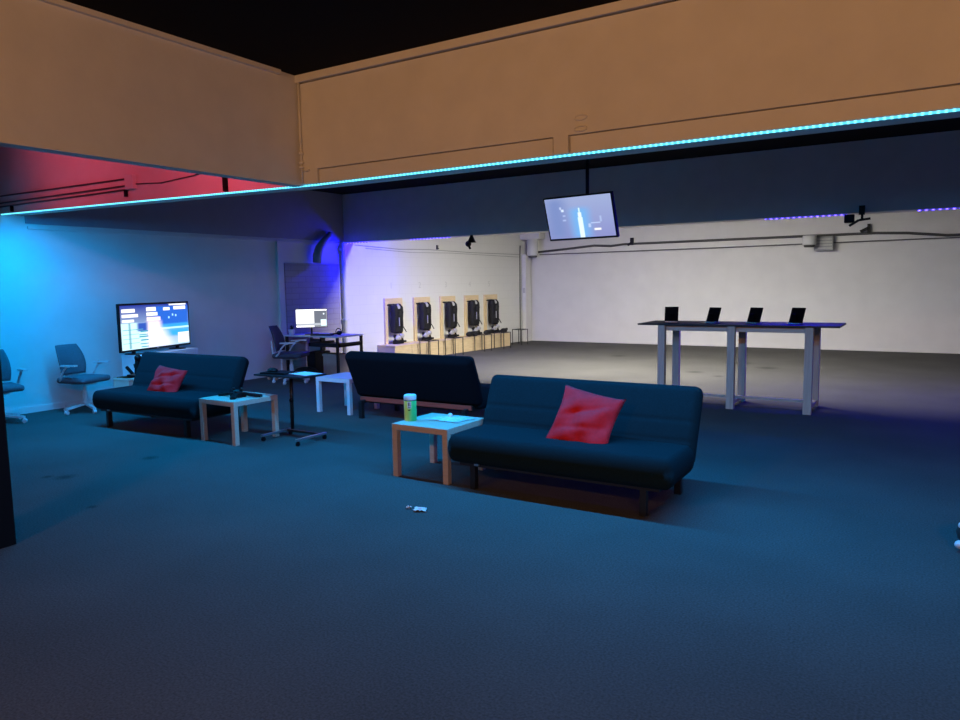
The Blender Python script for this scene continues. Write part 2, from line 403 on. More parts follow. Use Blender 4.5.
led('light_strip', [(x, z-.004) for x, z in [(-9.98, 2.573)] + bl[1:-1] + [(4.5, ZB)]], Y1-.004, CY, 'long glowing cyan light strip along the lower edge of the near beam')
gb = 'blue light strip pieces on the rear beam'
for xa, xb, z, lab in [(-9.93, -9.35, 2.445, 'short blue light strip piece at the left end of the rear beam, in the corner'),
                       (-8.33, -7.42, 2.448, 'blue light strip piece on the rear beam left of the black spotlight'),
                       (-2.01, -.97, 2.448, 'dotted blue strip on the rear beam between hanging TV and black bracket'),
                       (-.16, 2.6, 2.448, 'dotted blue strip on the rear beam, cut by the right picture edge')]:
    led('light_strip', [(xa, z), (xb, z)], Y2+.01, BL, lab, h=.012, group=gb)

# pipes on the red lit stretch of beam
P = M['conduit']
for z0, z1, lab in [(2.786, 2.766, 'thin conduit on the red lit beam face, topmost of three'), (2.70, 2.695, 'thin conduit on the red lit beam face, middle of three'), (2.655, 2.655, 'thin conduit on the red lit beam face, lowest of three')]:
    fitting('conduit', MB().tube([(-9.99, Y1-.012, z0), (-8.6, Y1-.012, (z0+z1)/2), (-7.25, Y1-.012, z1)], .009, 8), P, lab, 'pipe', 'conduits on the red lit beam', True)
b = MB(); b.box(-7.27, -7.13, Y1-.05, Y1, 2.65, 2.80); fitting('junction_box', b, M['red'] if False else M['beam'], 'small box where the three conduits end on the red lit beam', 'electrical box', bevel=.006)
fitting('cable', MB().tube([(-7.13, Y1-.01, 2.70), (-6.7, Y1-.01, 2.675), (-6.2, Y1-.01, 2.70), (-5.8, Y1-.01, 2.745), (-4.95, Y1-.01, 2.78)], .006, 6), P, 'sagging thin cable on the red lit beam right of the small box', 'cable', smooth=True)
fitting('hanger_rod', MB().box(-5.745, -5.70, Y1-.03, Y1, 2.51, 3.0), M['post'], 'short black vertical rod on the red lit beam near the corner', 'rod')
for x, lab in [(-9.69, 'small dark clip above the light strip by the left edge of the picture'), (-7.31, 'small dark clip above the light strip under the conduit box')]:
    fitting('cable_clip', MB().box(x-.015, x+.015, Y1-.03, Y1, 2.58, 2.65), M['post'], lab, 'clip')
# corner pipe clamps on the tan beams
c = thing('corner_pipe', 'thin tan painted pipe with clamps in the corner of the two tan beams', 'pipe', (X1+.025, Y1-.05, ZB))
MB().tube([(0,0,.0),(0,0,.87)], .010, 8).build('riser', M['beam'], c, True)
for z in (.13, .17, .25): MB().lathe([(.012,0),(.022,.004),(.022,.022),(.012,.026)], (0,0,z), 12).build('clamp', M['beam'], c, True)
MB().tube([(0,0,.125),(.05,0,.11),(.085,0,.115)], .008, 8).build('elbow', M['beam'], c, True)
# two oval rings
for z, lab in [(2.712, 'upper of two small oval rings on the tan beam above the hanging TV'), (2.637, 'lower of two small oval rings on the tan beam above the hanging TV')]:
    pts = [(-2.055 + .045*math.cos(a), Y1-.040, z + .017*math.sin(a)) for a in [2*PI*k/20 for k in range(21)]]
    fitting('oval_ring', MB().tube(pts, .006, 6, cap=False), M['beam'], lab, 'ring', smooth=True)
# elbow duct by the rear corner
fitting('duct_elbow', MB().tube([(-9.92, 10.55, 2.60), (-9.88, 10.45, 2.54), (-9.86, 10.30, 2.44), (-9.86, 10.18, 2.32), (-9.86, 10.12, 2.18), (-9.86, 10.10, 2.04)], [.055,.06,.07,.08,.085,.08], 14), M['duct_grey'],
        'grey bent duct hanging under the rear beam in the left corner', 'duct', smooth=True)
fitting('wall_pipe', MB().tube([(XL+.06, 10.92, 0), (XL+.06, 10.92, 2.455)], .045, 12).box(XL, XL+.12, 10.86, 10.98, 2.30, 2.36).box(XL, XL+.12, 10.86, 10.98, .9, .93), M['white_pipe'], 'vertical pipe on the left wall beside the desk, lit blue', 'pipe')
# cables along the vest wall
for pts, r, lab in [([(11.3,2.42),(12.6,2.37),(13.6,2.39),(15.2,2.36),(17.3,2.36)], .010, 'upper thin cable running along the white wall above the vests'),
                    ([(11.6,2.36),(13.0,2.31),(14.4,2.33),(17.3,2.29)], .007, 'lower thin cable running along the white wall above the vests')]:
    fitting('wall_cable', MB().tube([VP((y-Y2)*1.004, .012, z) for y, z in pts], r*.7, 6), M['wire'], lab, 'cable', 'cables above the vests', True)
fitting('corner_cable', MB().tube([VP(6.38,.012,2.6), VP(6.36,.012,2.3), VP(6.35,.012,1.2), VP(6.35,.012,0)], .012, 6), M['conduit'], 'thin dark cable running down the wall near the far left corner', 'cable', smooth=True)
fitting('wall_hook', MB().bar(VP(2.9,.015,2.40), VP(2.9,.015,2.50), .05,.03).bar(VP(2.9,0,2.42), VP(2.9,.06,2.42), .02,.02), M['conduit'], 'tiny dark hook high on the white wall above the vests', 'hook')
fitting('wall_switch', MB().box(XL+.64, XL+.69, YB-.372, YB-.36, 1.32, 1.46), M['grey_plastic'], 'small grey switch on the corner strip by the far wall', 'switch')
# conduit, cable along back header
fitting('header_conduit', MB().tube([(-9.2, YB-.09, 2.41), (-8.2, YB-.09, 2.47), (-7.4, YB-.09, 2.53), (-6.95, YB-.09, 2.50), (-6.6, YB-.09, 2.53), (-2.5, YB-.09, 2.53), (-1.0, YB-.09, 2.53), (-.4, YB-.09, 2.50), (.3, YB-.09, 2.42), (5.9, YB-.09, 2.45)], .028, 8), M['conduit'],
        'thick dark conduit running along the top of the far white wall', 'pipe', smooth=True)
fitting('header_cable', MB().tube([(-9.0, YB-.075, 2.35), (-4.2, YB-.075, 2.35), (0, YB-.075, 2.37), (5.9, YB-.075, 2.38)], .012, 6), M['conduit'], 'thin dark cable under the thick conduit on the far wall', 'cable', smooth=True)
# white hanging fittings
def drum(name, x, y, z0, z1, r, lab):
    t = thing(name, lab, 'pipe fitting', (x, y, z0))
    MB().lathe([(r*.96,0),(r,.02),(r,z1-z0)], n=20).build('drum', M['white_pipe'], t, 'auto')
    MB().lathe([(r*.7,-.05),(r*.8,-.03),(r*.8,.0)], n=20).build('bottom_ring', M['conduit'], t, 'auto'); return t
drum('hanging_drum', -9.08, 17.42, 2.32, 2.76, .15, 'white round pipe stub under a short white beam in the far corner')
drum('hanging_drum', -2.24, 17.35, 2.32, 2.52, .14, 'white round drum at the top of the far wall, right of the hanging TV')
t = thing('vent_box', 'grey louvred box beside the white drum on the far wall', 'vent', (-1.98, 17.64, 2.20))
MB().box(-.19,.19,-.10,.05,0,.30).build('housing', M['duct_grey'], t, bevel=.006)
for k in range(4): MB().box(-.17,.17,-.115,-.10,.03+.065*k,.065+.065*k).build('louvre', M['grey_plastic'], t)
# black brackets and spot
t = thing('camera_bracket', 'black bracket with small box camera hanging from the rear beam, above the far wall', 'camera', (-.80, Y2-.05, 2.455))
MB().box(-.02,.05,-.02,.03,-.03,.09).build('mount', M['black_plastic'], t)
MB().bar((.02,0,-.02),(.02,0,-.10),.03,.03).bar((.12,0,-.085),(-.02,0,-.10),.03,.03).bar((-.02,0,-.10),(-.13,0,-.17),.035,.03).build('arm', M['black_plastic'], t)
MB().box(-.19,-.07,-.05,.05,-.13,-.02).build('camera_body', M['black_plastic'], t, bevel=.01)
t = thing('pipe_clip', 'small black clip standing on the dark conduit below the camera bracket', 'clip', (-1.12, YB-.10, 2.53))
MB().box(-.03,.03,-.03,.03,.0,.2).build('post', M['black_plastic'], t); MB().bar((0,0,.12),(-.16,0,.04),.06,.06).build('jaw', M['black_plastic'], t)
fitting('pipe_clip', MB().box(-6.42,-6.34,YB-.14,YB-.08,2.50,2.68).bar((-6.38,YB-.11,2.56),(-6.49,YB-.11,2.50),.05,.05), M['black_plastic'], 'small black clip on the dark conduit just right of the hanging TV', 'clip')
t = thing('spotlight', 'small black spotlight under the rear beam above the vest wall', 'spotlight', (-6.93, Y2-.04, 2.455))
MB().lathe([(.085,-.13),(.075,-.12),(.02,.0)], n=14).build('shade', M['black_plastic'], t, True)
MB().ball((-.07,0,-.15), .055).bar((-.07,0,-.17),(-.03,0,-.24),.03,.03).build('lamp_head', M['black_plastic'], t, True)

# numbers painted over the frames
def number(ch, y, z, size):
    cu = bpy.data.curves.new('number_text', 'FONT'); cu.body = ch; cu.size = size; cu.align_x = 'CENTER'; cu.align_y = 'CENTER'; cu.extrude = .001
    tmp = bpy.data.objects.new('tmp', cu); COL.objects.link(tmp)
    dg = bpy.context.evaluated_depsgraph_get(); me = bpy.data.meshes.new_from_object(tmp.evaluated_get(dg)); me.materials.append(M['ink'])
    bpy.data.objects.remove(tmp)
    o = bpy.data.objects.new('painted_number', me); COL.objects.link(o)
    p = VP(y, .0015, z); o.matrix_world = Matrix(((VD.x,0,VN.x,p.x),(VD.y,0,VN.y,p.y),(0,1,0,p.z),(0,0,0,1)))
    return o
FY = [1.36, 2.29, 3.22, 4.15, 4.96]; BS, BL_ = 3.00, 2.13          # frame centres along the wall; bench centre and half length
words = ['first', 'second', 'third', 'fourth', 'fifth']
for i, y in enumerate(FY):
    tag(number(str(i+1), y-.02, 1.58, .19), 'faint grey number %d on the white wall above the %s vest frame from the left' % (i+1, words[i]), 'number', 'numbers above the vest frames')

# ================================================================ VEST WALL
t = thing('storage_bench', 'long low pine bench with panelled front along the vest wall', 'bench', VP(BS, .27), -VA)
L = BL_
MB().box(-.27, .25, -L, L, .305, .33).build('top_board', M['pine'], t)
for k in range(8):
    y0 = -L + k*(2*L/8); MB().box(.215, .235, y0+.004, y0+2*L/8-.004, 0, .305).build('front_panel', M['pine'], t)
for y in (-L+.01, L-.03): MB().box(-.27, .215, y, y+.02, 0, .305).build('end_panel', M['pine'], t)
def hanging_frame_rack(y, lab):
    t = thing('wall_rack', lab, 'frame', VP(y, 0, .33), -VA, 'pine frames on the vest wall')
    hw = .275; H_ = .985
    MB().box(0, .045, -hw, hw, H_-.12, H_).build('top_plank', M['pine'], t)
    for s in (-1, 1): MB().box(0, .045, s*hw-(.085 if s > 0 else 0), s*hw+(0 if s > 0 else .085), 0, H_-.12).build('side_plank', M['pine_v'], t)
    b = MB().tube([(.05,-.205,H_-.145),(.05,.205,H_-.145)], .012, 8); b.build('hanging_rail', M['dark_metal'], t)
    return t
f0 = hanging_frame_rack(FY[0], 'pine frame around the first vest from the left, nearest the blue lit corner')
for i in range(1, 5):
    dup(f0, VP(FY[i], 0, .33), label='pine frame around the %s vest from the left' % (words[i] if i < 4 else 'fifth, rightmost'))
def vest(lab, sk):
    t = thing('vest', lab, 'vest', VP(FY[0], .13, .915), -VA, 'vests hanging in the pine frames')
    # torso panel with shoulders, side flaps
    out = [(-.17,-.42),(-.19,-.20),(-.17,.0),(-.185,.18),(-.17,.30),(-.09,.335),(-.05,.24),(.0,.20),(.05,.24),(.09,.335),(.17,.27),(.185,.12),(.165,-.05),(.175,-.25),(.15,-.42),(.05,-.45),(-.06,-.44)]
    b = MB(); n = len(out)
    rings = [(-.06, .92), (-.02, 1.0), (.035, .97), (.07, .80)]
    vs = []
    for (x, s_) in rings:
        for (yy, zz) in out: vs.append((x, yy*.90*s_, zz*.82*(.5+.5*s_)))
    fs = [tuple(range(n))[::-1], tuple(range((len(rings)-1)*n, len(rings)*n))]
    for i in range(len(rings)-1):
        for k in range(n): a = i*n+k; c_ = i*n+(k+1) % n; fs.append((a, c_, c_+n, a+n))
    b.add(vs, fs); b.build('vest_body', M['vest'], t)
    MB().add([(.07,-.085,.17),(.07,.085,.17),(.05,.0,.275),(.02,-.085,.17),(.02,.085,.17),(.02,.0,.275)], [(0,1,2),(5,4,3),(0,3,4,1),(1,4,5,2),(2,5,3,0)]).build('collar_panel', M['grey_plastic'], t)
    for (a, b_, c_, d_) in ((-.05,.05,.03,.12), (-.11,-.06,-.22,-.10), (.05,.10,-.24,-.08)): MB().box(.066,.082,a,b_,c_,d_).build('sensor', M['dark_metal'], t)
    MB().box(.066,.086,-.018,-.002,-.20,-.02).build('strap', M['grey_plastic'], t)
    MB().tube([(.05,.12,-.20),(.08,.17,-.30),(.09,.19,-.34)], .010, 6).build('hose', M['vest'], t, True)
    return t
v0 = vest('black vest hanging in the first frame from the left', .0)
for i in range(1, 5):
    dup(v0, VP(FY[i]-.02+.02*(i % 3), .13, .915+.010*(i % 2)), label='black vest hanging in the %s frame from the left' % words[i])
def blaster(lab, y, m):
    t = thing('blaster', lab, 'toy blaster', VP(y, .20, .33), -VA, 'grey blasters below the vests')
    MB().box(-.045,.045,-.16,.10,.0,.085).bar((0,.10,.045),(0,.21,.045),.045,.045).build('body', m, t, bevel=.012)
    MB().ball((.0,-.06,.13), .085, (.7,1.1,.75)).ball((.01,.07,.17), .07, (.7,1,.8)).build('shell', M['grey_plastic'], t, True)
    MB().bar((0,-.10,.06),(.0,-.14,.20),.05,.05).build('grip', m, t); MB().bar((.0,.11,.05),(.0,.06,.26),.03,.03).build('barrel', m, t)
    return t
b0 = blaster('grey and black blaster on the bench below the first vest from the left', FY[0]-.02, M['black_plastic'])
for i in range(1, 5):
    dup(b0, VP(FY[i]-.03, .20, .33), label='grey and black blaster on the bench below the %s vest from the left' % words[i])
def pack(y, lab, w=.12):
    b = MB(); b.ball((0,0,.062), .062, (1.1, w/.062, 1.0), 12); b.bar((0,-w*.6,.06),(.02,w*.9,.10),.05,.05)
    o = b.build('gear_pouch', M['vest'], None, True); o.location = VP(y, .36, .33); o.rotation_euler = (0,0,-VA)
    return tag(o, lab, 'pouch', 'dark pouches on the bench')
pack(3.62, 'small dark pouch on the bench, leftmost of three left of the fourth blaster')
pack(3.84, 'small dark pouch on the bench, middle of three left of the fourth blaster', .14)
pack(4.36, 'dark pouch on the bench right under the fourth vest', .16)
pack(5.06, 'dark pouch on the bench right of the fifth blaster', .13)
# wire stools
def stool(y, x, lab):
    t = thing('wire_stool', lab, 'stool', VP(y, x), -VA, 'thin black stools by the pine bench')
    MB().box(-.15,.15,-.15,-.13,.385,.40).box(-.15,.15,.13,.15,.385,.40).box(-.15,-.13,-.13,.13,.385,.40).box(.13,.15,-.13,.13,.385,.40).build('seat_frame', M['table_black'], t)
    for sx in (-1,1):
        for sy in (-1,1): MB().box(sx*.142-.007, sx*.142+.007, sy*.142-.007, sy*.142+.007, 0, .388).build('leg', M['dark_metal'], t)
    return t
SX = -9.2
s0 = stool(1.72, .72, 'thin legged black stool in front of the bench, leftmost of five')
for i, (y, l) in enumerate([(2.58, 'second from the left of five'), (3.68, 'third from the left of five'), (4.48, 'fourth from the left of five')]):
    dup(s0, VP(y, .72), label='thin legged black stool in front of the bench, ' + l)
s5 = dup(s0, VP(5.60, .50), label='thin legged black stool standing beyond the right end of the bench')

# ================================================================ SOFAS
def sofa(lab, loc, rz):
    t = thing('sofa', lab, 'sofa', loc, rz, 'dark futon sofas')
    MB().slab(1.80, .60, .215, TR(0,.30,.315), r=.06).build('seat', M['sofa'], t)
    MB().slab(1.80, .60, .16, TR(0,.655,.535, math.radians(66)), r=.06, grooves_v=(-.45, 0.05), gd=.07, mi_back=1).build('backrest', [M['sofa'], M['lining']], t)
    MB().box(-.80,.80,.06,.09,.185,.24).box(-.80,.80,.60,.63,.185,.24).box(-.80,-.76,.09,.60,.185,.24).box(.76,.80,.09,.60,.185,.24).build('frame', M['sofa_metal'], t)
    MB().box(-.80,.80,.625,.65,.205,.255).build('rear_rail', M['rail'], t)
    for s in (-1, 1):
        MB().box(s*.685-.022, s*.685+.022, .06, .11, 0, .24).build('leg', M['sofa_metal'], t)
        MB().box(s*.74-.025, s*.74+.025, .68, .73, 0, .20).bar((s*.74,.72,.19),(s*.74,.55,.215),.045,.04).build('leg', M['sofa_metal'], t)
    MB().box(-.66,-.62,.045,.062,.195,.22).build('bolt', M['steel'], t)
    return t
sR = sofa('dark futon sofa at the right with a large red pillow, facing the camera', (-2.275, 4.575, 0), 0)
sL = dup(sR, (-7.42, 4.74, 0), math.radians(2), label='dark futon sofa at the left before the game TV, with small red pillow')
sM = dup(sR, (-5.03, 7.27, 0), PI, label='dark futon sofa in the middle seen from behind, back towards the camera')

def pillow(lab, loc, R, w, h, th, seed, fold):
    rnd = random.Random(seed); n = 30; vs = []; fs = []
    ph = [rnd.uniform(0, 6) for _ in range(6)]
    for side in (1, -1):
        for i in range(n+1):
            for j in range(n+1):
                u = -1+2*i/n; v = -1+2*j/n
                pu = u*(1-.10*(1-v*v)*abs(u)); pv = v*(1-.10*(1-u*u)*abs(v))
                z = ((1-u**2)*(1-v**2))**.42*th/2
                wr = .010*math.sin(7*u+4*v+ph[0])*(1-u*u) + .012*math.sin(5*v-6*u+ph[1])*(1-v*v)
                fd = fold*math.exp(-((v-.25-.45*u)/.10)**2)*(1-u*u) + fold*.7*math.exp(-((v+.35-.25*u)/.08)**2)*(1-u*u)
                if abs(u) < 1 and abs(v) < 1: zz = side*z + (wr - fd if side > 0 else 0)
                else: zz = .012*math.sin(3*u+2*v)
                vs.append((pu*w/2, pv*h/2, zz))
    N = n+1
    for s_ in (0, 1):
        o = s_*N*N
        for i in range(n):
            for j in range(n):
                q = (o+i*N+j, o+(i+1)*N+j, o+(i+1)*N+j+1, o+i*N+j+1); fs.append(q if s_ == 0 else q[::-1])
    b = MB(); b.add(vs, fs); b.smooth = True
    o = b.build('pillow', M['red']); o.matrix_world = Matrix.Translation(loc) @ R.to_matrix().to_4x4()
    return tag(o, lab, 'pillow', 'red pillows')
pillow('large red square pillow leaning on the right-hand sofa', (-2.14, 4.93, .575), Euler((math.radians(64), math.radians(10), 0), 'XYZ'), .50, .46, .15, 3, .016)
pillow('small creased red pillow on the left-hand sofa', (-7.45, 5.13, .535), Euler((math.radians(60), math.radians(6), math.radians(6)), 'XYZ'), .46, .35, .15, 8, .026)

# ================================================================ SIDE TABLES
def side_table(lab, loc, m, rz=0):
    t = thing('side_table', lab, 'table', loc, rz, 'small square side tables')
    w = .283
    MB().box(-w, w, -w, w, .40, .45).build('tabletop', m, t, bevel=.003)
    for sx in (-1,1):
        for sy in (-1,1):
            x = sx*(w-.0255); y = sy*(w-.0255)
            MB().box(x-.025, x+.025, y-.025, y+.025, 0, .40).build('leg', m, t, bevel=.002)
    return t
A = (-3.475, 4.93, 0); B = (-6.17, 5.08, 0); Cc = (-6.30, 6.92, 0)
side_table('pale wooden side table with a wipes canister, at the left end of the right-hand sofa', A, M['birch'], math.radians(-1))
side_table('pale wooden side table holding a black gadget, at the right end of the left-hand sofa', B, M['birch'], math.radians(-2))
side_table('white side table at the left end of the sofa seen from behind', Cc, M['white_lacquer'])

# canister
t = thing('wipes_canister', 'wipes canister with pale lid and yellow green label on the side table', 'canister', (-3.70, 4.83, .45))
lm = bpy.data.materials.new('canister_label'); lm.use_nodes = True
nt = lm.node_tree; b_ = nt.nodes['Principled BSDF']; b_.inputs['Roughness'].default_value = .45
tc = nt.nodes.new('ShaderNodeTexCoord'); sp = nt.nodes.new('ShaderNodeSeparateXYZ'); nt.links.new(tc.outputs['Object'], sp.inputs[0])
cr = nt.nodes.new('ShaderNodeValToRGB'); cr.color_ramp.elements[0].color = (.85,.50,.22,1); cr.color_ramp.elements[1].color = (.06,.62,.16,1)
e = cr.color_ramp.elements.new(.45); e.color = (.90,.74,.10,1)
mr = nt.nodes.new('ShaderNodeMapRange'); mr.inputs['From Min'].default_value = -.05; mr.inputs['From Max'].default_value = .045
nt.links.new(sp.outputs['X'], mr.inputs['Value']); nt.links.new(mr.outputs[0], cr.inputs['Fac']); nt.links.new(cr.outputs['Color'], b_.inputs['Base Color'])
MB().lathe([(.050,0),(.053,.004),(.053,.172),(.050,.176)], n=28).build('body', lm, t, 'auto')
MB().lathe([(.0535,.180),(.054,.183),(.054,.212),(.049,.222),(.02,.226)], n=28).build('lid', M['lid'], t, 'auto')
MB().lathe([(.0525,.172),(.0525,.181)], n=28).build('lid_ring', M['black_plastic'], t, 'auto')
# printed block on the label
def arc(b, a0, a1, z0, z1, r, n=6, mi=0):
    vs = []
    for k in range(n+1):
        a = a0+(a1-a0)*k/n
        vs += [(r*math.cos(a), r*math.sin(a), z0), (r*math.cos(a), r*math.sin(a), z1)]
    b.add(vs, [(2*k, 2*k+2, 2*k+3, 2*k+1) for k in range(n)], mi)
b = MB()
a0 = math.radians(-62)
for z0, z1, da in [(.112,.168,.30)]: arc(b, a0-da, a0+da, z0, z1, 0.0536, mi=0)
arc(b, a0-.16, a0-.04, .128, .162, 0.0539, mi=1); arc(b, a0+.05, a0+.20, .128, .138, 0.0539, mi=1); arc(b, a0+.07, a0+.14, .138, .162, 0.0539, mi=1); arc(b, a0-.22, a0+.22, .116, .122, 0.0539, mi=1); arc(b, a0-.18, a0+.15, .092, .100, 0.0539, mi=1)
b.build('label_print', [M['paper'], M['black_plastic']], t)
# crumpled wrapper
b = MB(); n = 16; rnd = random.Random(5); vs = []
for i in range(n+1):
    for j in range(n+1):
        u = -1+2*i/n; v = -1+2*j/n; r = math.hypot(u, v)
        z = .004 + .018*math.exp(-(r/.35)**2) + rnd.uniform(0, .014)*(1-min(1, r*.6))
        vs.append((u*.17*(1+.10*rnd.uniform(-1,1)) + .02*v, v*.12*(1+.10*rnd.uniform(-1,1)), z))
fs = [(i*(n+1)+j, (i+1)*(n+1)+j, (i+1)*(n+1)+j+1, i*(n+1)+j+1) for i in range(n) for j in range(n)]
b.add(vs, fs); b.ball((0,0,.035), .022, (1,1,.9), 10)
o = b.build('plastic_wrapper', M['plastic_film'], None, True); o.location = (-3.42, 5.02, .4515); tag(o, 'crumpled clear plastic wrapper on the side table beside the wipes canister', 'wrapper')

# black gadget with spread arms
t = thing('gadget', 'black gadget with thin spread arms on the side table by the left-hand sofa', 'gadget', (-6.15, 5.06, .45))
MB().box(-.07,.07,-.055,.055,0,.05).ball((.0,.0,.05), .05, (1.2,1,.7)).build('gadget_body', M['black_plastic'], t, bevel=.01)
for (x, y, z) in [(-.24,-.04,.012),(.24,.10,.012),(-.12,.16,.012),(.10,-.16,.012)]:
    MB().bar((x*.15,y*.15,.04),(x,y,z),.055,.026).build('arm', M['black_plastic'], t)
MB().ball((-.045,-.02,.085), .018).build('thumb_knob', M['dark_metal'], t, True); MB().ball((.05,.01,.088), .018).build('thumb_knob', M['dark_metal'], t, True)

# rolling laptop cart
t = thing('rolling_cart', 'black rolling stand with a flat tray between the side tables', 'stand', (-5.58, 5.27, 0))
b = MB(); b.box(-.25,.25,.135,.165,.05,.072).build('crossbar', M['dark_metal'], t)
for x in (-.25, .25):
    MB().box(x-.017, x+.017, -.20, .22, .050, .072).build('foot_bar', M['steel'], t, bevel=.004)
    for y in (-.18, .20):
        MB().tube([(x-.010,y,.022),(x+.010,y,.022)], .022, 12).box(x-.007,x+.007,y-.007,y+.007,.03,.055).build('castor', M['black_plastic'], t)
MB().tube([(-.17,.155,.08),(-.14,.135,.66)], .020, 12).build('pole', M['dark_metal'], t, True)
MB().tube([(-.155,.14,.40),(-.11,.10,.40)], .024, 10).build('height_knob', M['black_plastic'], t, True)
MB().box(-.47,.22,-.08,.30,.665,.683).build('tray', M['table_black'], t, bevel=.004)
MB().ball((-.30,-.02,.645), .022).build('tray_knob', M['grey_plastic'], t, True); MB().ball((-.19,-.02,.645), .022).build('tray_knob', M['grey_plastic'], t, True)
b = MB().box(-.15,.15,-.10,.10,0,.018).ball((-.06,0,.03), .05, (1.3,.9,.6))
o = b.build('controller', M['black_plastic']); o.location = (-5.85, 5.34, .683); o.rotation_euler = (0,0,.2); tag(o, 'black controller lying on the left half of the rolling stand tray', 'controller')
o = MB().box(-.15,.15,-.105,.105,0,.004).build('paper_sheet', M['paper']); o.location = (-5.54, 5.44, .683); o.rotation_euler = (0,0,-.15); tag(o, 'white sheet lying on the right half of the rolling stand tray', 'paper')

# ================================================================ BAR TABLE
t = thing('bar_table', 'high bar table with black top on weathered plank legs', 'table', (-2.05, 9.47, 0))
MB().box(-1.17,1.22,-.34,.40,1.025,1.047).build('tabletop', M['table_black'], t, bevel=.004)
for x in (-.85, .02, .90):
    for y in (-.31, .33):
        MB().box(x-.045, x+.045, y-.04, y+.04, 0, 1.025).build('leg', M['plank'], t, bevel=.003)
        
MB().box(-.895,.945,-.27,-.245,.955,1.025).build('apron', M['plank_h'], t); MB().box(-.895,.945,.265,.29,.955,1.025).build('apron', M['plank_h'], t)
for x in (-.85,.02,.90): MB().box(x-.03,x+.03,-.27,.29,.05,.09).build('foot_rail', M['plank'], t)
MB().box(-.90,.90,-.02,.02,.09,.12).build('foot_rail', M['plank_h'], t)
def tablet(x, lab, lean):
    t = thing('tablet', lab, 'tablet', (x, 9.50, 1.047), math.radians(10 if lean == 0 else -22), 'black tablets standing on the bar table')
    T = TR(0, 0, .01, math.radians(-14), 0, 0) @ Matrix(((1,0,lean,0),(0,1,0,0),(0,0,1,0),(0,0,0,1)))
    MB().box(-.088,.088,-.006,.006,.005,.20,T=TR(0,0,.008,math.radians(-14 if lean == 0 else -22),0,0)).build('panel', M['tablet_black'], t, bevel=.003)
    MB().box(-.075,.075,-.05,.07,0,.014).build('stand_base', M['steel'], t, bevel=.003)
    MB().bar((0,.0,.012),(0,-.045,.12),.05,.01).build('prop', M['tablet_black'], t)
    return t
tablet(-2.885, 'black tablet on a stand on the bar table, leftmost of four', 0.0)
tablet(-2.355, 'black tablet on a stand on the bar table, second from the left of four', .12)
tablet(-1.845, 'black tablet on a stand on the bar table, third from the left of four', .12)
tablet(-1.355, 'black tablet on a stand on the bar table, rightmost of four', .12)

# ================================================================ SCREENS
WH = (1,1,1); DK = (.0,.01,.10)
tv1 = screen_mat('game_screen', (.45,.65,.85), (.01,.03,.30), [
    (.45,1.0,.50,.95,(.01,.12,.62),.03), (.45,1.0,.38,.52,(.02,.35,.80),.04), (.40,1.0,.40,.44,(.55,.95,1.0),.012), (.45,1.0,.22,.38,(.03,.38,.75),.04),
    (.30,.72,.0,.42,(.85,.85,1.0),.10,.25), (.36,.56,.30,.62,(.95,.80,.95),.05),
    (.0,.34,.0,.60,(.60,.90,.95),.02), (.10,.13,.02,.60,(.20,.45,.55),.008), (.22,.36,.40,.60,(.02,.08,.45),.03),
    (.26,.37,.38,.41,(.02,.30,.45),.006), (.24,.37,.26,.29,(.02,.30,.45),.006), (.24,.37,.31,.33,(.02,.30,.45),.006), (.26,.37,.18,.21,(.02,.30,.45),.006), (.25,.37,.10,.12,(.02,.30,.45),.006), (.26,.37,.03,.05,(.02,.30,.45),.006),
    (.02,.30,.44,.455,(.1,.4,.5),.004), (.02,.24,.34,.35,(.1,.4,.5),.004), (.02,.24,.24,.25,(.1,.4,.5),.004), (.02,.24,.14,.15,(.1,.4,.5),.004),
    (.02,.20,.84,.92,WH,.006), (.02,.24,.73,.80,WH,.006), (.02,.18,.62,.68,WH,.01), (.36,.50,.85,.94,WH,.006), (.36,.52,.74,.82,WH,.006), (.36,.56,.62,.71,(1,.8,.9),.01),
    (.61,.71,.85,.92,WH,.006), (.77,.96,.86,.94,WH,.006), (.70,.97,.965,1.0,WH,.006),
    (.68,.70,.65,.70,(.4,.8,1),.006), (.74,.76,.71,.76,(.4,.8,1),.006), (.79,.81,.69,.74,(.4,.8,1),.006),
    (.82,1.0,.04,.29,WH,.01), (.985,.995,.06,.27,(.4,.5,.6),.003)], 1.35)
cx_, cy_ = (-9.395, 6.36)
t = thing('game_tv', 'large bright game TV behind the left-hand sofa', 'television', (cx_, cy_, 0), 0)
d = Vector((-math.sin(math.radians(16.3)), math.cos(math.radians(16.3)), 0))   # screen's right-hand direction
rz = math.atan2(d.y, d.x); t.rotation_euler = (0,0,rz)
W_, H_ = 1.44, .66
MB().box(-W_/2, W_/2, .0, .035, .745, .745+H_).build('bezel', M['black_plastic'], t, bevel=.005)
quad('screen', W_-.05, H_-.055, tv1, t, TR(0,-.0015,.745+H_/2))
for s in (-1, 1): MB().box(s*.45-.05, s*.45+.05, -.08, .14, .70, .715).bar((s*.45,.03,.71),(s*.45,.03,.76),.04,.03).build('foot', M['black_plastic'], t)
MB().box(-.02,.02,-.003,.0,.75,.765).build('logo_light', M['steel'], t)
tb = thing('tv_bench', 'plain white bench carrying the game TV against the left wall', 'cabinet', (cx_, cy_+.02, 0)); tb.rotation_euler = (0,0,rz)
MB().box(-.52,.62,-.18,.20,.08,.70).build('body', M['white_lacquer'], tb, bevel=.004)
MB().box(-.50,.045,-.195,-.18,.10,.68).build('door', M['white_lacquer'], tb); MB().box(.05,.60,-.195,-.18,.10,.68).build('door', M['white_lacquer'], tb)
for sx in (-.48,.58):
    for y in (-.15,.17): MB().box(sx-.02, sx+.02, y-.02, y+.02, 0, .08).build('leg', M['white_lacquer'], tb)
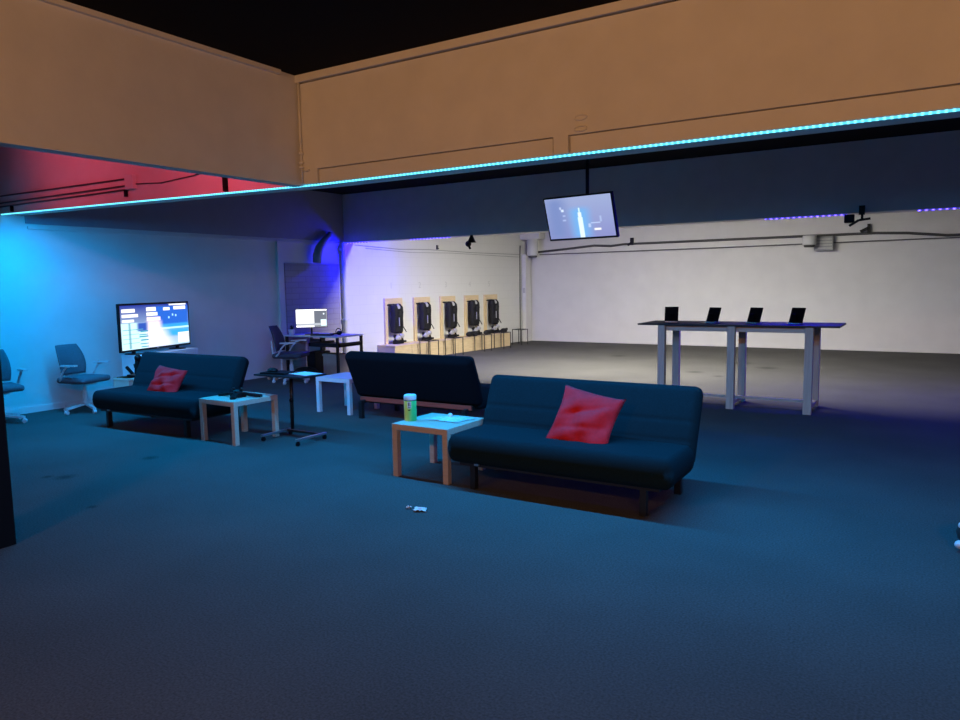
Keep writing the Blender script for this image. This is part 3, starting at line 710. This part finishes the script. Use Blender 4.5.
o = MB().box(-.16,.17,-.16,.18,0,.46).box(-.165,.175,-.165,.185,.42,.46).build('storage_box', M['cream'], bevel=.006); o.location = (-8.84, 5.58, 0); tag(o, 'cream storage box behind the left end of the left-hand sofa', 'box')
t = thing('racing_wheel', 'black controller arm with a small handle standing on the cream box', 'controller', (-8.76, 5.60, .46))
MB().box(-.10,.13,-.08,.08,0,.03).build('base', M['black_plastic'], t, bevel=.006)
MB().bar((-.09,0,.03),(-.19,-.02,.12),.03,.03).bar((.02,0,.03),(.06,0,.24),.06,.06).build('arm', M['black_plastic'], t)
MB().ball((.06,-.01,.25), .045).bar((-.02,0,.14),(.08,0,.17),.05,.05).build('handle', M['black_plastic'], t, True)

tv2 = screen_mat('hanging_screen', (.26,.28,.58), (.34,.41,.66), [
    (.0,.30,.0,1.0,(.20,.27,.55),.15), (.38,.64,.0,.72,(.18,.45,.85),.10),
    (.475,.545,.0,.50,(.80,1.0,1.0),.010), (.485,.535,.50,.62,(.85,1,1),.012), (.500,.520,.62,.73,(.75,1,1),.010),
    (.235,.275,.66,.72,(.70,.82,1),.012,.0), (.215,.24,.72,.78,(.55,.65,.9),.012), (.25,.29,.54,.58,(.40,.50,.80),.012), (.24,.29,.43,.47,(.40,.50,.80),.012),
    (.70,.80,.16,.21,(1,1,1),.014), (.66,.80,.33,.355,(.5,.62,.9),.012), (.62,.655,.24,.33,(.5,.62,.9),.015), (.80,.825,.36,.50,(.42,.52,.8),.012)], 1.1)
c2 = Vector((-3.633, 8.205, 2.375))
t = thing('hanging_tv', 'TV hanging from the ceiling on a pole in mid room, tilted down', 'television', c2)
dl = Vector((.989, -.146, 0)); t.rotation_euler = (0,0,math.atan2(dl.y, dl.x))
tl = math.radians(17)
Tt = TR(0,0,0, -tl, 0, 0) if False else TR(0,0,0, tl, 0, 0)
MB().box(-.485,.485,.0,.045,-.27,.27,T=Tt).build('bezel', M['black_plastic'], t, bevel=.004)
quad('screen', .93, .50, tv2, t, Tt @ TR(0,-.0015,.005))
MB().tube([(.05,.10,.05),(.05,.10,CE-c2.z)], .022, 12).build('ceiling_pole', M['dark_metal'], t, True)
MB().box(-.05,.15,.03,.12,-.08,.10).build('bracket', M['dark_metal'], t)

# ================================================================ DESK CORNER
t = thing('desk', 'white topped desk with black legs in the left corner, holding a bright monitor', 'desk', (-9.27, 9.62, 0))
MB().box(-.68,.62,-.35,.35,.70,.725).build('desktop', M['white_lacquer'], t, bevel=.003)
for sx, x in ((-1,-.64),(1,.59)):
    for y in (-.31,.31): MB().box(x-.02,x+.02,y-.02,y+.02,0,.70).build('leg', M['dark_metal'], t)
MB().box(-.10,.61,-.31,-.27,.53,.60).box(.57,.61,-.31,.31,.53,.60).box(-.10,-.06,-.31,.31,.54,.60).box(-.10,.61,-.27,.31,.54,.56).build('under_shelf', M['dark_metal'], t)
MB().box(-.32,-.28,.20,.30,0,.70).build('brace', M['dark_metal'], t)
scm = screen_mat('monitor_screen', (1,1,1), (1,1,1), [(.58,1.0,.0,.93,(.10,.11,.14),.02), (.80,.98,.06,.42,(.55,.70,.75),.02), (.0,.80,.08,.22,(.30,.32,.36),.01), (.88,.92,.70,.78,(.7,.8,.9),.01)], 2.0)
az = math.radians(45)
t = thing('monitor', 'bright white lit monitor on the desk in the left corner', 'monitor', (-9.52, 9.55, .725), -(0) + math.radians(45-0))
t.rotation_euler = (0,0,math.radians(45))
MB().box(-.275,.285,0,.03,.125,.465).build('bezel', M['black_plastic'], t, bevel=.004)
quad('screen', .545, .32, scm, t, TR(.005,-.0015,.296))
MB().box(-.12,.12,-.06,.11,0,.012).bar((0,.045,.01),(0,.045,.25),.06,.03).build('stand', M['black_plastic'], t)
o = MB().box(-.20,.20,-.065,.065,0,.02).box(-.19,.19,-.055,.055,.02,.03).build('keyboard', M['keys']); o.location = (-9.12,9.40,.725); o.rotation_euler = (0,0,.2); tag(o, 'black keyboard on the desk in front of the bright monitor', 'keyboard')
t = thing('plant_pot', 'small white pot with a dark plant on the left end of the desk', 'plant', (-9.80, 9.33, .725))
MB().lathe([(.045,0),(.06,.09),(.055,.10)], n=16).build('pot', M['white_lacquer'], t, 'auto')
b = MB(); rnd = random.Random(2)
for k in range(14):
    a = rnd.uniform(0, 2*PI); r = rnd.uniform(.01,.05); b.bar((0,0,.09),(r*math.cos(a), r*math.sin(a), rnd.uniform(.12,.19)),.02,.006)
b.build('foliage', M['soil'], t)
t = thing('headset', 'dark headset and cable heap at the right end of the desk', 'headset', (-8.90, 9.60, .725))
MB().ball((0,0,.04), .045, (1.2,1,.9)).bar((-.20,-.02,.015),(.02,0,.03),.06,.025).build('ear_cup', M['black_plastic'], t, True)
MB().tube([(-.01+.07*math.cos(a), .0, .04+.08*math.sin(a)) for a in [PI*k/10 for k in range(11)]], .008, 6).build('headband', M['black_plastic'], t, True)
o = MB().box(-.19,.19,-.12,.12,0,.40).box(-.2,.2,-.13,.13,.36,.40).build('storage_box', M['cardboard'], bevel=.005); o.location = (-8.93, 9.52, 0); tag(o, 'beige box on the floor under the right half of the desk', 'box')
o = MB().box(-.16,.16,-.02,.02,0,.62).build('wall_board', M['duct_grey']); o.location = (-9.72, 9.86, 0.0); tag(o, 'grey board standing under the left half of the desk', 'board')
o = MB().box(-.10,.10,-.2,.2,0,.42).build('computer_case', M['black_plastic'], bevel=.006); o.location = (-9.42, 9.60, 0); tag(o, 'black computer case on the floor under the desk', 'computer')
b = MB(); b.ball((0,0,.09), .16, (1.6,1,.55), 14); o = b.build('floor_bag', M['bag'], None, True); o.location = (-9.36, 9.22, 0); tag(o, 'black bag slumped on the floor in front of the black computer case', 'bag')

# ================================================================ OFFICE CHAIRS
def office_chair(lab, loc, rz, fab, frm):
    t = thing('office_chair', lab, 'chair', loc, rz, 'office chairs along the left wall')      # faces +x
    MB().slab(.50, .50, .085, TR(.0,0,.465), r=.042).build('seat', fab, t)
    b = MB(); n = 12; vs = []; fs = []                               # curved backrest
    for side in (0, 1):
        for i in range(n+1):
            for j in range(n+1):
                u = -1+2*i/n; v = j/n
                w = .225*(1-.22*v**3) * (1 - .12*(1-v)**4)
                x = -.22 - .13*v + .05*math.sin(PI*v*.9)*1.0 - (.04 if side else 0)*(1-u*u*.5)*(.3+.7*math.sin(PI*min(1,max(0,v))))-.0
                x += .05*u*u
                vs.append((x, u*w, .53 + .42*v))
    N = n+1
    for s_ in (0, 1):
        for i in range(n):
            for j in range(n):
                q = (s_*N*N+i*N+j, s_*N*N+(i+1)*N+j, s_*N*N+(i+1)*N+j+1, s_*N*N+i*N+j+1); fs.append(q if s_ else q[::-1])
    rim = [i*N for i in range(N)] + [n*N+j for j in range(1, N)] + [i*N+n for i in range(n-1, -1, -1)] + [j for j in range(n-1, 0, -1)]
    for k in range(len(rim)): a = rim[k]; c_ = rim[(k+1) % len(rim)]; fs.append((a, c_, c_+N*N, a+N*N))
    b.add(vs, fs); b.build('backrest', fab, t, True)
    MB().bar((-.10,0,.42),(-.30,0,.50),.06,.03).bar((-.30,0,.49),(-.315,0,.70),.06,.025).build('back_support', frm, t)
    for s in (-1, 1):
        MB().tube([(-.20,s*.22,.44),(-.12,s*.27,.50),(-.06,s*.285,.60),(.0,s*.285,.66),(.06,s*.285,.675)], .014, 8).bar((-.08,s*.285,.68),(.18,s*.285,.685),.055,.022).build('armrest', frm, t, False)
    MB().box(-.12,.12,-.10,.10,.39,.43).lathe([(.035,.12),(.035,.30),(.022,.30),(.022,.40)], n=12).build('gas_column', frm, t)
    for k in range(5):
        a = 2*PI*k/5 + .85; c_, s_ = math.cos(a), math.sin(a)
        L = MB().bar((0,0,.115),(.30*c_,.30*s_,.075),.05,.028).build('leg', frm, t)
        MB().tube([(.30*c_-.02*s_,.30*s_+.02*c_,.028),(.30*c_+.02*s_,.30*s_-.02*c_,.028)], .028, 12).bar((.30*c_,.30*s_,.03),(.30*c_,.30*s_,.075),.02,.02).build('castor', frm, L)
    return t
c0 = office_chair('grey office chair with pale frame by the left wall, left of the game TV', (-9.42, 5.27, 0), math.radians(14), M['chair_fabric'], M['chair_frame'])
c2_ = dup(c0, (-9.52, 4.27, 0), math.radians(-10), label='grey office chair half hidden behind the dark post at the left edge')
c0.scale = (.93,)*3; c2_.scale = (.93,)*3
office_chair('dark office chair at the desk in the left corner', (-9.02, 8.55, 0), math.radians(28), M['dark_chair_fabric'], M['chair_frame'])

# ================================================================ SMALL THINGS ON THE FLOOR
def scrap(lab, loc, w, h, seed):
    rnd = random.Random(seed); b = MB(); n = 6
    vs = [((-1+2*i/n)*w + rnd.uniform(-1,1)*w*.12, (-1+2*j/n)*h + rnd.uniform(-1,1)*h*.15, .002+rnd.uniform(0,.022)) for i in range(n+1) for j in range(n+1)]
    vs2 = [(x, y, z+.0015) for x, y, z in vs]; N = n+1
    fs = [(i*N+j, (i+1)*N+j, (i+1)*N+j+1, i*N+j+1) for i in range(n) for j in range(n)]
    b.add(vs, [f[::-1] for f in fs]); b.add(vs2, fs)
    o = b.build('paper_scrap', M['paper']); o.location = loc; o.rotation_euler = (0,0,.5); return tag(o, lab, 'paper', 'paper scraps on the carpet')
scrap('crumpled white paper scrap on the carpet in front of the right-hand sofa', (-3.00, 4.00, 0), .045, .032, 1)
scrap('tiny white paper bit just left of the larger scrap on the carpet', (-3.10, 4.00, 0), .018, .014, 2)
t = thing('bag', 'dark bundle with two pale round tips at the right edge of the picture', 'bag', (.36, 4.95, 0))
MB().ball((0,0,.11), .16, (1.0,.9,.72), 16).build('bag_body', M['bag'], t, True)
MB().ball((-.135,-.05,.045), .032, (1,1,.8)).build('toggle', M['white_lacquer'], t, True)
MB().ball((-.13,-.03,.155), .022).build('toggle', M['white_lacquer'], t, True)

# ================================================================ LIGHTS
def area(name, loc, rot, sx, sy, e, col, spread=None):
    l = bpy.data.lights.new(name, 'AREA'); l.shape = 'RECTANGLE'; l.size = sx; l.size_y = sy; l.energy = e; l.color = col
    if spread: l.spread = spread
    o = bpy.data.objects.new(name, l); COL.objects.link(o); o.location = loc; o.rotation_euler = rot; return o
def lamp_fixture(lab, x, y, m):
    t = thing('ceiling_lamp', lab, 'ceiling lamp', (x, y, CE), 0, 'panel lamps in the rear room')
    MB().box(-.62,.62,-.22,.22,-.06,0).build('housing', M['white_lacquer'], t)
    return t
for (x, y, e, sp_, lab) in [(-5.4, 11.8, 350, 180, 'white panel lamp on the rear ceiling, nearest the vest wall'), (-3.7, 11.8, 230, 180, 'white panel lamp on the rear ceiling, middle of three'),
                  (-1.2, 11.8, 12, 180, 'white panel lamp on the rear ceiling, farthest from the vest wall')]:
    lamp_fixture(lab, x, y, None)
    area('panel_light', (x, y, CE-.07), (0,0,0), 1.2, .40, e, (1.0, .96, .84), math.radians(sp_))
def strip_light(xa, za, xb, zb, y, e_per_m, col, tilt=0):
    L = math.hypot(xb-xa, zb-za)
    area('strip_light', ((xa+xb)/2, y, (za+zb)/2), (math.radians(tilt), -math.atan2(zb-za, xb-xa), 0), L, .012, e_per_m*L, col)
pts = bl[:-1] + [(.4, ZB)]
for (xa, za), (xb, zb) in zip(pts[:-1], pts[1:]): strip_light(max(xa, -9.45), za-.026, xb, zb-.026, Y1-.004, 50 if xa < -8 else 27 if xa < -5 else 38, (.0, .365, 1.0), 2)
for xa, xb, e in [(-9.90, -9.35, 150), (-8.33, -7.42, 12), (-2.01, -.97, 13), (-.16, 2.6, 9)]: strip_light(xa, 2.428, xb, 2.428, Y2+.01, e, (.0025, .0, 1.0), 38 if e > 100 else 0)
strip_light(-9.90, 2.428, -9.35, 2.428, Y2-.01, 48, (.0025, .0, 1.0), -42)
strip_light(-2.01, 2.428, -.97, 2.428, Y2-.01, 24, (.01, .0, 1.0), -30); strip_light(-.16, 2.428, 2.6, 2.428, Y2-.01, 8, (.01, .0, 1.0), -30)
# warm lamps of the front hall, behind the camera
def point(name, loc, e, col, r=.15):
    l = bpy.data.lights.new(name, 'POINT'); l.energy = e; l.color = col; l.shadow_soft_size = r
    o = bpy.data.objects.new(name, l); COL.objects.link(o); o.location = loc; return o
area('warm_hall_light', (-2.9, -1.6, 3.3), (math.radians(98), 0, math.radians(-4)), .8, .3, 92, (1.0, .47, .17))
area('warm_hall_light', (2.2, -1.6, 3.3), (math.radians(98), 0, math.radians(12)), 1.0, .3, 108, (1.0, .48, .19))
l = bpy.data.lights.new('red_lamp', 'SPOT'); l.energy = 85; l.color = (1.0, .085, .15); l.spot_size = math.radians(126); l.spot_blend = .8; l.shadow_soft_size = .05
o = bpy.data.objects.new('red_lamp', l); COL.objects.link(o); o.location = (-5.5, 3.1, 3.05); o.rotation_euler = (math.radians(97), 0, math.radians(14))
l = bpy.data.lights.new('red_lamp', 'SPOT'); l.energy = 34; l.color = (1.0, .085, .15); l.spot_size = math.radians(112); l.spot_blend = .8; l.shadow_soft_size = .05
o = bpy.data.objects.new('red_lamp', l); COL.objects.link(o); o.location = (-8.2, 3.3, 3.15); o.rotation_euler = (math.radians(97), 0, 0)

# ================================================================ WORLD, CAMERA
w = bpy.data.worlds.new('world'); sc.world = w; w.use_nodes = True
w.node_tree.nodes['Background'].inputs[0].default_value = (.02, .02, .025, 1); w.node_tree.nodes['Background'].inputs[1].default_value = .1
yaw, pitch, roll = math.radians(31.8), math.radians(-6.06), math.radians(.94)
fw = Vector((-math.sin(yaw)*math.cos(pitch), math.cos(yaw)*math.cos(pitch), math.sin(pitch)))
r0 = Vector((math.cos(yaw), math.sin(yaw), 0)); u0 = r0.cross(fw)
rt = r0*math.cos(roll) - u0*math.sin(roll); up = rt.cross(fw)
cam = bpy.data.cameras.new('camera'); co = bpy.data.objects.new('camera', cam); COL.objects.link(co)
cam.sensor_width = 36; cam.lens = 721/960*36; cam.clip_start = .05
mw = Matrix((rt, up, -fw)).transposed().to_4x4(); mw.translation = (0,0,1.6); co.matrix_world = mw
sc.camera = co
vs_ = sc.view_settings; vs_.view_transform = 'Standard'; vs_.look = 'None'; vs_.exposure = 0; vs_.gamma = 1; vs_.use_curve_mapping = False
